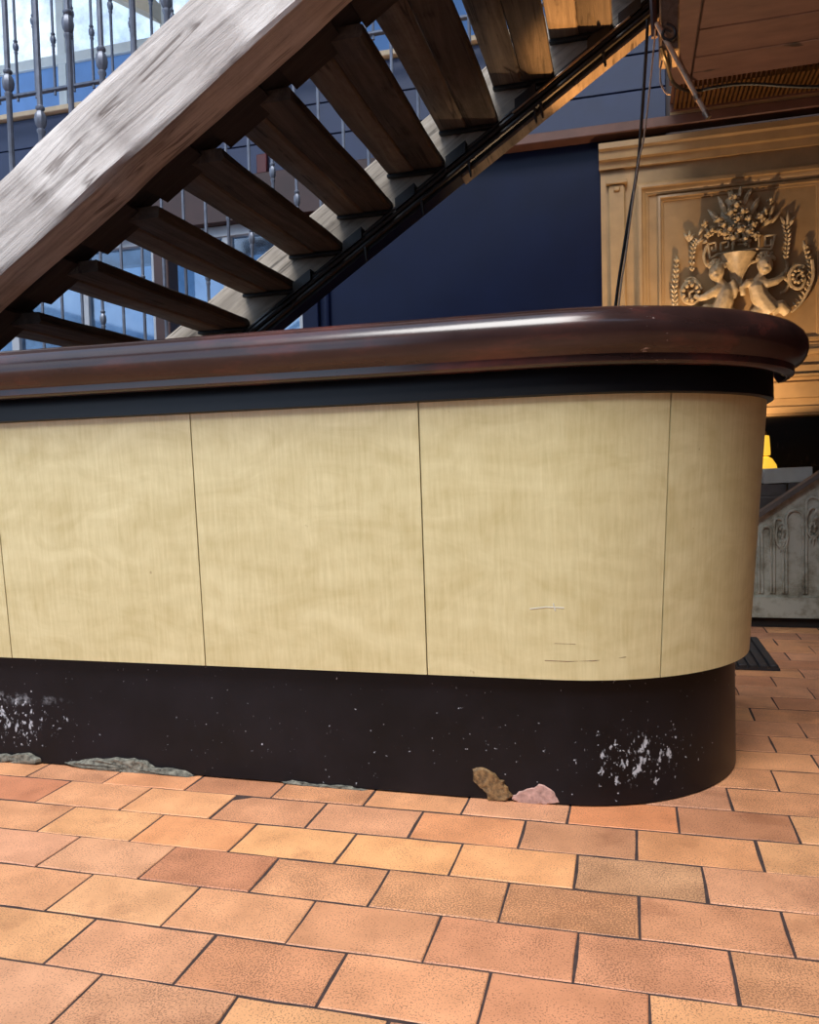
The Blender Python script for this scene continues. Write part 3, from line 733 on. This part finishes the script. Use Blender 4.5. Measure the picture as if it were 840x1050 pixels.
# rubber mat
mt_ = empty('rubber_mat', (.375, 3.665, 0), 'black ribbed rubber mat on the tiles beyond the bar end', 'mat')
MB().box(-.17, .172, -.285, .275, .001, .010).build('base', M['rubber'], mt_)
for i in range(9): MB().cbox(-.168 + i * .038, -.138 + i * .038, -.285, .275, .009, .022, .002).build('rib', M['rubber'], mt_)

# ================================================================== STAIRCASE
G, RS = .27, .1746
NX, NZ = -1.9655, 1.7695      # bottom front corner of tread 0
st = empty('staircase', (-2.9, 3.2, 0), 'heavy open timber staircase rising to the right behind the bar', 'staircase')
INV = Matrix.Translation(-Vector((-2.9, 3.2, 0)))
def SP(o):
    o.parent = st; o.matrix_parent_inverse = INV; return o
def hewn(name, L, w, h, mat, loc, ang, amp=.006, seed=0, parent=True):
    """rough sawn timber along local X, origin at lower near corner"""
    nx = max(6, int(L / .07)); mb = MB(); vs_ = []
    c = .012
    sec = [(c, 0), (w - c, 0), (w, c), (w, h - c), (w - c, h), (c, h), (0, h - c), (0, c)]
    for i in range(nx + 1):
        x = L * i / nx
        for k, (y, z) in enumerate(sec):
            q = noise.noise(Vector((x * 2.2 + seed, y * 3, z * 3 + k * .9))) + .5 * noise.noise(Vector((x * 7 + seed, k * 1.3, 4)))
            q2 = noise.noise(Vector((x * 2.7 + seed + 9, y * 3 + 5, z * 3 + k * .7)))
            vs_.append((x, y + q2 * amp, z + q * amp))
    n = len(sec)
    fs = [[i * n + k, i * n + (k + 1) % n, (i + 1) * n + (k + 1) % n, (i + 1) * n + k] for i in range(nx) for k in range(n)] + [list(range(n)), list(range(nx * n, nx * n + n))]
    o = mb.add(vs_, fs).build(name, mat)
    o.location = loc; o.rotation_euler = (0, -ang, 0)
    return SP(o) if parent else o
SL = .632; AN = math.atan(SL)
# near stringer: lower front edge through (-2.139, 2.45, 1.555)
x0 = -4.35; L = 5.6
hewn('stringer', L, .18, .272, M['beam'], (x0, 2.45, 1.555 + SL * (x0 + 2.139)), AN, .010, 3)
# housing blocks along its inner face, open between them where the treads lodge
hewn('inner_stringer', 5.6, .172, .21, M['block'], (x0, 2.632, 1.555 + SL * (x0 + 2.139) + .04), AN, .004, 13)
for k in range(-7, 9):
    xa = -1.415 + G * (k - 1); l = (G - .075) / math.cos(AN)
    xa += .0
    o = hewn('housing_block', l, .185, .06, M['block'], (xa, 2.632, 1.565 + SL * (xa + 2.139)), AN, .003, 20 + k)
# far stringer: top line Z=1.76+.645*(X+2.192), lower edge .095 below the tread backs
AF = math.atan(.655)
x0 = -4.6; zl = lambda X: 1.875 + .655 * (X + 1.357)
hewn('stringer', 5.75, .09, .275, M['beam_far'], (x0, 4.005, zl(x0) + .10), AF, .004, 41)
# treads of two planks each
tp = {}
def tread_plank(w, mat, seed):
    L = 1.275; ny = 14; c = .007; t = .045
    sec = [(c, 0), (w - c, 0), (w, c), (w, t - c), (w - c, t), (c, t), (0, t - c), (0, c)]
    vs_ = []
    for i in range(ny + 1):
        y = L * i / ny
        for k, (x, z) in enumerate(sec):
            q = noise.noise(Vector((y * 2.4 + seed * 3.3, k * .8, seed))); vs_.append((x + q * .006, y, z + q * .004))
    n = 8
    fs = [[i * n + k, (i + 1) * n + k, (i + 1) * n + (k + 1) % n, i * n + (k + 1) % n] for i in range(ny) for k in range(n)] + [list(range(n)), list(range(ny * n, ny * n + n))]
    mb = MB().add(vs_, fs); o = mb.build('plank', mat); me = o.data; bpy.data.objects.remove(o); return me
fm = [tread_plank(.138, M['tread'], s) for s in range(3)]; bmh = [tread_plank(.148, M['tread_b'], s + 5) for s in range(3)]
for k in range(-8, 9):
    tr = bpy.data.objects.new('tread', None); COL.objects.link(tr); tr.location = (NX + G * k, 2.725, NZ + RS * k); SP(tr)
    a = bpy.data.objects.new('plank', fm[k % 3]); COL.objects.link(a); a.parent = tr
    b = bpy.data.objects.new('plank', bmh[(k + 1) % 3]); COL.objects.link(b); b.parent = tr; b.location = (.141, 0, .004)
    cl = MB().cbox(.0, .285, 1.24, 1.272, -.018, -.001, .003).build('cleat', M['blackmetal'], tr)
# balusters, two to a tread, collars at alternating heights
ba = [lathe_baluster('baluster', .98, [.475]), lathe_baluster('baluster', .98, [.24])]
for i in range(-9, 18):
    X = -2.206 + .1335 * i; zt = 1.833 + SL * (X + 2.206) - .005
    o = ba[i % 2]
    o = o.copy(); COL.objects.link(o); o.location = (X, 2.60, zt - .02); SP(o)
for i in range(-9, 20):
    X = -2.073 + .1335 * i; zt = 1.76 + .645 * (X + 2.192) + .0
    o = ba[i % 2].copy(); COL.objects.link(o); o.location = (X, 4.05, zt - (.075 if i % 2 == 0 else .085)); o.scale = (.85, .85, 1); SP(o)
for b in ba: bpy.data.objects.remove(b)
for Y, zb in ((2.60, 1.833 - .03 + .96), (4.05, 1.76 - .08 + .96)):
    p0 = Vector((-3.5, Y, zb + SL * (-3.5 + 2.2))); p1 = Vector((.2, Y, zb + SL * 2.4))
    SP(MB().tube([p0, p1], .024, 10).build('handrail', M['blackmetal']))
# black cable channel under the far stringer with conduits and clips
def along(X, dz=0): return Vector((X, 0, zl(X) + dz))
def strip(name, y0, y1, z0, z1, xa, xb, mat):
    mb = MB(); pts = [(xa, zl(xa) + z0), (xb, zl(xb) + z0), (xb, zl(xb) + z1), (xa, zl(xa) + z1)]
    return SP(mb.prism(pts, 1, y0, y1).build(name, mat))
strip('cable_channel', 3.985, 4.095, .0, .105, -4.6, .16, M['blackmetal'])
strip('edge_batten', 3.99, 4.09, -.016, .0, -.78, .16, M['tread'])
for dz, yy, r, mt__ in ((.03, 3.972, .013, M['cable']), (.062, 3.968, .015, M['blackmetal']), (.09, 3.973, .010, M['cable'])):
    SP(MB().tube([along(-4.4, dz) + Vector((0, yy, 0)), along(.13, dz) + Vector((0, yy, 0))], r, 8).build('conduit', mt__))
SP(MB().tube([along(-.52, .072) + Vector((0, 3.95, 0)), along(.02, .072) + Vector((0, 3.95, 0))], .006, 8).build('conduit', M['steel']))
for X in (-1.62, -1.34, -1.06, -.80, -.46, -.12, .02):
    mb = MB(); z = zl(X)
    mb.prism([(X - .05, z + .07 - .032), (X + .05, z + .07 + .032), (X + .05, z + .125 + .032), (X - .05, z + .125 - .032)], 1, 3.945, 4.0)
    SP(mb.build('clip', M['blackmetal']))
for X in (-1.28, -.98, -.74, -.42, -.39, -.10):
    SP(MB().tube([(X, 3.97, zl(X) + .03), (X + .008, 3.96, zl(X) - .03), (X + .012, 3.955, zl(X) - .055)], [.008, .007, .004], 6).build('cable_tie', M['cable']))
# post at the stair head
SP(MB().cbox(.15, .235, 3.93, 4.10, 2.66, 3.6, .008).build('newel_post', M['tread']))

# ================================================================== CABLES BY THE STAIR HEAD
def wire(name, pts, r, mat, label, cat, parent=None):
    mb = MB(); P = []
    n = len(pts)
    for i in range(n - 1):
        p0, p1, p2, p3 = [Vector(pts[max(0, min(n - 1, j))]) for j in (i - 1, i, i + 1, i + 2)]
        for t in (0, .2, .4, .6, .8):
            P.append(.5 * ((2 * p1) + (p2 - p0) * t + (2 * p0 - 5 * p1 + 4 * p2 - p3) * t * t + (3 * p1 - p0 - 3 * p2 + p3) * t ** 3))
    P.append(Vector(pts[-1]))
    return tag(mb.tube(P, r, 7).build(name, mat), label, cat)
def at(px, py, Y):
    dv = fwd + rgt * ((px - 420) / FPX) - upv * ((py - 525) / FPX); t = Y / dv.y
    return (dv.x * t, Y, CAMZ + dv.z * t)
wire('hanging_cable', [at(*q, 3.84) for q in ((672, 30), (670, 54), (661, 137), (654, 171), (641, 266), (636, 300), (628, 380))], .0042, M['clay_cable'], 'thin pale cable hanging from the stair head past the panelling', 'cable')
wire('hanging_cable', [at(*q, 3.89) for q in ((664, 20), (663, 46), (657, 137), (653, 177), (646.5, 214), (639.5, 257), (633, 300), (624, 380))], .0075, M['cable'], 'thicker black cable hanging beside the thin pale one', 'cable')
wire('black_cable', [at(678, 48, 3.80), at(684, 66, 3.9), at(690, 84, 4.3), at(702, 92, 4.85), at(716, 93, 5.05), at(730, 90, 5.05), at(751, 87, 5.05), at(773, 86, 5.05), at(805, 88, 5.05), at(840, 89, 5.05), at(900, 86, 5.05)], .009, M['cable'], 'black cable running from the stair head along the ceiling edge', 'cable')
wire('black_cable', [at(*q, 3.80) for q in ((684, 24), (691, 28), (693, 36), (688, 41), (680, 38), (682, 30), (689, 33))], .007, M['cable'], 'coiled black cable loop at the stair head', 'cable')
wire('looped_wire', [at(*q, 3.80) for q in ((679, 62), (677, 74), (678, 86), (683, 95), (688, 97))], .004, M['clay_cable'], 'small drooping wire loop beside the steel tube', 'wire')
sb = empty('steel_tube', (.132, 3.81, 2.73), 'thin steel tube slanting down from the stair head with a bright tip', 'tube')
d = Vector((.20, -.01, -.42))
MB().tube([(0, 0, 0), d], .011, 10).build('shaft', M['clay_cable'], sb)
MB().tube([d * .80, d * .84], .016, 10).build('collar', M['steel'], sb)
MB().tube([d * .97, d * 1.04], .014, 10).build('tip', M['steel'], sb)
uc = wire('conduit', [(.125, 3.87, 2.70), (.118, 3.87, 2.9), (.112, 3.87, 3.2), (.11, 3.87, 3.6)], .015, M['maroon'], None, None); SP(uc)

# ================================================================== BAR COUNTER
bar_ = empty('bar_counter', (-.9, 2.15, 0), 'curved bar counter with pale veneer front, black plinth and dark red rail', 'bar counter')
BINV = Matrix.Translation(-Vector((-.9, 2.15, 0)))
def BP(o, p=None):
    o.parent = p or bar_
    if p is None: o.matrix_parent_inverse = BINV
    return o
BCX, BCY, BR = -.178, 2.376, .445
BXL, BYB = -3.7, 2.44
ARC = BR * math.pi / 2
def path(s, d):
    if s < 0: return (BCX + s, BCY - BR - d)
    if s <= ARC:
        a = s / BR; return (BCX + (BR + d) * math.sin(a), BCY - (BR + d) * math.cos(a))
    return (BCX + BR + d, BCY + s - ARC)
SEND = ARC + (BYB - BCY)
SS = [BXL - BCX] + [-3.0, -2.4, -1.8, -1.2, -.6, -.3, -.1] + [ARC * i / 26 for i in range(27)] + [SEND]
def sweep_solid(prof, name, mat, smooth=True):
    """profile (d,z) from top to bottom swept along the bar, closed at the back"""
    mb = MB(); n = len(prof); vs_ = []
    for s in SS:
        for d, z in prof: x, y = path(s, d); vs_.append((x, y, z))
    m_ = len(SS)
    mb.add(vs_, [[i * n + k, (i + 1) * n + k, (i + 1) * n + k + 1, i * n + k + 1] for i in range(m_ - 1) for k in range(n - 1)], smooth)
    for k, flip in ((0, False), (n - 1, True)):
        z = prof[k][1]; loop = [(*path(s, prof[k][0]), z) for s in SS] + [(BXL, BYB, z)]
        mb.add(loop, [list(range(len(loop)))])
    # end caps
    mb.add([(*path(SS[0], d), z) for d, z in prof] + [(BXL, BYB, prof[-1][1]), (BXL, BYB, prof[0][1])], [list(range(n + 2))])
    xr = [(*path(SS[-1], d), z) for d, z in prof]
    mb.add(xr + [(BXL, BYB, prof[-1][1]), (BXL, BYB, prof[0][1])], [list(range(n + 2))])
    o = mb.build(name, mat); 
    return BP(o)
pl = sweep_solid([(0, .311), (0, .30), (0, .15), (.0, .004)], 'plinth', M['plinth'])
sweep_solid([(.052, .98), (.012, .312)], 'core', M['core'])
fz = sweep_solid([(.094, 1.05), (.097, 1.046), (.099, .968), (.094, .965)], 'frieze', M['frieze'], False)
top = sweep_solid([(.12, 1.147), (.140, 1.146), (.158, 1.139), (.172, 1.126), (.180, 1.108), (.181, 1.09), (.176, 1.072), (.166, 1.058), (.154, 1.050), (.148, 1.045), (.147, 1.030), (.140, 1.024), (.126, 1.022), (.120, 1.030), (.112, 1.044), (.095, 1.050)], 'counter_rail', M['rail'])
# veneer panels with open joints
seams = [(-3.10, -3.12), (-2.05, -2.08), (-1.505, -1.509), (-.894, -.903), (-.2986, -.3048), (.236, .230), (SEND - .002, SEND - .002)]
Zb, Zt, Db, Dt, TK = .3125, .972, .036, .083, .014
for (a0, b0), (a1, b1) in zip(seams, seams[1:]):
    n = 24; m_ = 8; vs_ = []; g = .0016
    for j in range(m_ + 1):
        t = j / m_; s0 = b0 + (a0 - b0) * t + g; s1 = b1 + (a1 - b1) * t - g; z = Zb + (Zt - Zb) * t; d = Db + (Dt - Db) * t
        for i in range(n + 1):
            s = s0 + (s1 - s0) * i / n; vs_.append((*path(s, d), z))
    for j in range(m_ + 1):
        t = j / m_; s0 = b0 + (a0 - b0) * t + g; s1 = b1 + (a1 - b1) * t - g; z = Zb + (Zt - Zb) * t; d = Db + (Dt - Db) * t - TK
        for i in range(n + 1):
            s = s0 + (s1 - s0) * i / n; vs_.append((*path(s, d), z))
    w = n + 1; N = w * (m_ + 1)
    fs = [[j * w + i, j * w + i + 1, (j + 1) * w + i + 1, (j + 1) * w + i] for j in range(m_) for i in range(n)]
    mb = MB(); mb.v = [tuple(v) for v in vs_]
    for f in fs: mb.f.append(f); mb.sm.append(True)
    for f in fs: mb.f.append([N + q for q in f][::-1]); mb.sm.append(True)
    rim = [i for i in range(w)] + [j * w + n for j in range(1, m_ + 1)] + [m_ * w + i for i in range(n - 1, -1, -1)] + [j * w for j in range(m_ - 1, 0, -1)]
    for q in range(len(rim)):
        a, b = rim[q], rim[(q + 1) % len(rim)]; mb.f.append([a, b, N + b, N + a]); mb.sm.append(False)
    BP(mb.build('veneer_panel', M['veneer']))
# pale edge strip at the foot of the veneer
# damage on the plinth: peeled veneer, bare plaster, crumbled mortar
def sx(px, py):   # arc position on the plinth foot from photo pixels (front run / start of curve)
    dv = fwd + rgt * ((px - 420) / FPX) - upv * ((py - 525) / FPX); t = 1.935 / dv.y
    return dv.x * t, CAMZ + dv.z * t
def patch(name, pts, mat, d0, d1, lab=None, seed=0, lumps=.0):
    """thin irregular plate lying on the plinth face, outline given in photo pixels"""
    rj = random.Random(seed); dn = []
    for q in range(len(pts)):
        a, b = pts[q], pts[(q + 1) % len(pts)]
        for t in (0, .33, .66): dn.append((a[0] + (b[0] - a[0]) * t + rj.uniform(-1, 1), a[1] + (b[1] - a[1]) * t + rj.uniform(-.9, .9)))
    pts = dn
    vs_ = []; n = len(pts)
    cen = (sum(p[0] for p in pts) / n, sum(p[1] for p in pts) / n)
    mb = MB()
    rings = [1.0, .88, .5]
    for q, rg in enumerate(rings):
        for i, (px, py) in enumerate(pts):
            x, z = sx(cen[0] + (px - cen[0]) * rg, cen[1] + (py - cen[1]) * rg)
            z = max(z, .001)
            dd = d0 + (d1 - d0) * (0 if q == 0 else 1) + (lumps * noise.noise(Vector((x * 40, z * 40, seed))) if q else 0)
            X, Y = path(x - BCX, dd); vs_.append((X, Y, z))
    x, z = sx(*cen); X, Y = path(x - BCX, d1); vs_.append((X, Y, max(z, .004)))
    for q in range(2):
        for i in range(n): j = (i + 1) % n; mb_ = [q * n + i, q * n + j, (q + 1) * n + j, (q + 1) * n + i]; mb.f.append(mb_); mb.sm.append(True)
    for i in range(n): mb.f.append([2 * n + i, 2 * n + (i + 1) % n, 3 * n]); mb.sm.append(True)
    mb.v = vs_
    o = mb.build(name, mat); BP(o)
    if lab: o['label'] = lab
    return o
patch('peeled_veneer', [(485, 787), (495, 785), (508, 793), (517, 800), (523, 810), (528, 816), (520, 821), (509, 820), (501, 821), (499, 812), (492, 806), (485, 799)], M['peel'], -.002, .007, 'peeled brown veneer at the foot of the plinth', 1, .004)
patch('bare_plaster', [(523, 818), (531, 811), (545, 807), (553, 803), (562, 805), (570, 812), (574, 822), (560, 824), (545, 824), (530, 822)], M['plaster'], -.002, .003, 'pinkish bare plaster where the plinth paint came off', 2, .002)
patch('mortar', [(-6, 772), (14, 773), (30, 771), (42, 776), (44, 782), (30, 783), (10, 782), (-6, 780)], M['rubble'], -.002, .012, 'crumbled grey mortar at the plinth foot', 3, .008)
patch('mortar', [(66, 782), (80, 779), (100, 777), (120, 776), (138, 777), (152, 780), (160, 786), (178, 787), (198, 792), (202, 797), (180, 797), (150, 793), (120, 790), (90, 787)], M['rubble'], -.002, .012, 'crumbled grey mortar at the plinth foot', 4, .008)
patch('mortar', [(288, 800), (300, 799), (318, 803), (340, 804), (362, 806), (378, 810), (360, 811), (330, 809), (300, 806)], M['rubble'], -.002, .008, 'crumbled grey mortar at the plinth foot', 5, .005)

# ================================================================== WARM UPLIGHTER BEHIND THE BAR
ul = empty('uplighter_lamp', (.40, 4.95, 0), 'floor uplighter standing behind the bar, hidden by the counter', 'lamp')
MB().lathe([(0, 0), (.13, 0), (.13, .015), (.03, .03), (.012, .05), (.012, .95), (0, .95)], seg=16).build('stand', M['blackmetal'], ul)
MB().lathe([(.01, .94), (.06, .96), (.10, 1.0), (.12, 1.05), (.118, 1.052), (.097, 1.005), (.056, .968), (.008, .948)], seg=20).build('bowl_shade', M['blackmetal'], ul)
MB().lathe([(0, .97), (.02, .975), (.03, 1.0), (.026, 1.03), (0, 1.045)], seg=12).build('bulb', M['bulb'], ul)
ld = bpy.data.lights.new('uplight', 'SPOT'); ld.energy = 55; ld.color = (1.0, .68, .40); ld.shadow_soft_size = .03
ld.spot_size = R(146); ld.spot_blend = .12
lo = bpy.data.objects.new('uplight', ld); COL.objects.link(lo); lo.parent = ul; lo.location = (0, 0, 1.075)
lo.rotation_euler = Vector((.10, .50, 1.25)).to_track_quat('-Z', 'Y').to_euler()
sl = empty('spot_lamp', (.12, 4.45, 0), 'black clamp spot lamp on a stand behind the bar, aimed up at the stair head', 'lamp')
MB().lathe([(0, 0), (.12, 0), (.12, .015), (.03, .03), (.011, .05), (.011, 1.30), (0, 1.30)], seg=14).build('stand', M['blackmetal'], sl)
aim = (Vector((-.03, 3.76, 2.88)) - Vector((.12, 4.45, 1.36))).normalized(); hp = Vector((0, 0, 1.36))
MB().tube([hp - aim * .09, hp - aim * .06, hp, hp + aim * .03], [.02, .035, .05, .055], 14, False).build('head', M['blackmetal'], sl)
MB().tube([hp - aim * .06, hp - aim * .02], [.016, .022], 10).build('bulb', M['bulb'], sl)
l2 = bpy.data.lights.new('spot', 'SPOT'); l2.energy = 330; l2.color = (1.0, .47, .14); l2.shadow_soft_size = .02; l2.spot_size = R(36); l2.spot_blend = .5
lo2 = bpy.data.objects.new('spot', l2); COL.objects.link(lo2); lo2.parent = sl; lo2.location = hp; lo2.rotation_euler = aim.to_track_quat('-Z', 'Y').to_euler()

def panel_pt(px, py):
    dv = fwd + rgt * ((px - 420) / FPX) - upv * ((py - 525) / FPX); t = 1.875 / dv.y
    x, z = dv.x * t, CAMZ + dv.z * t; d_ = Db + (Dt - Db) * (z - Zb) / (Zt - Zb)
    return (*path(x - BCX, d_ + .0004), z)
for pts_, r_, m_ in (([(558, 679), (580, 680), (605, 680), (637, 678)], .0006, 'browntrim'), ([(568, 661), (588, 662)], .0004, 'browntrim'), ([(543, 625), (560, 623), (577, 624)], .0011, 'white'), ([(567, 619), (569, 627)], .0014, 'white')):
    BP(MB().tube([panel_pt(*q) for q in pts_], r_, 5).build('scratch', M[m_]))
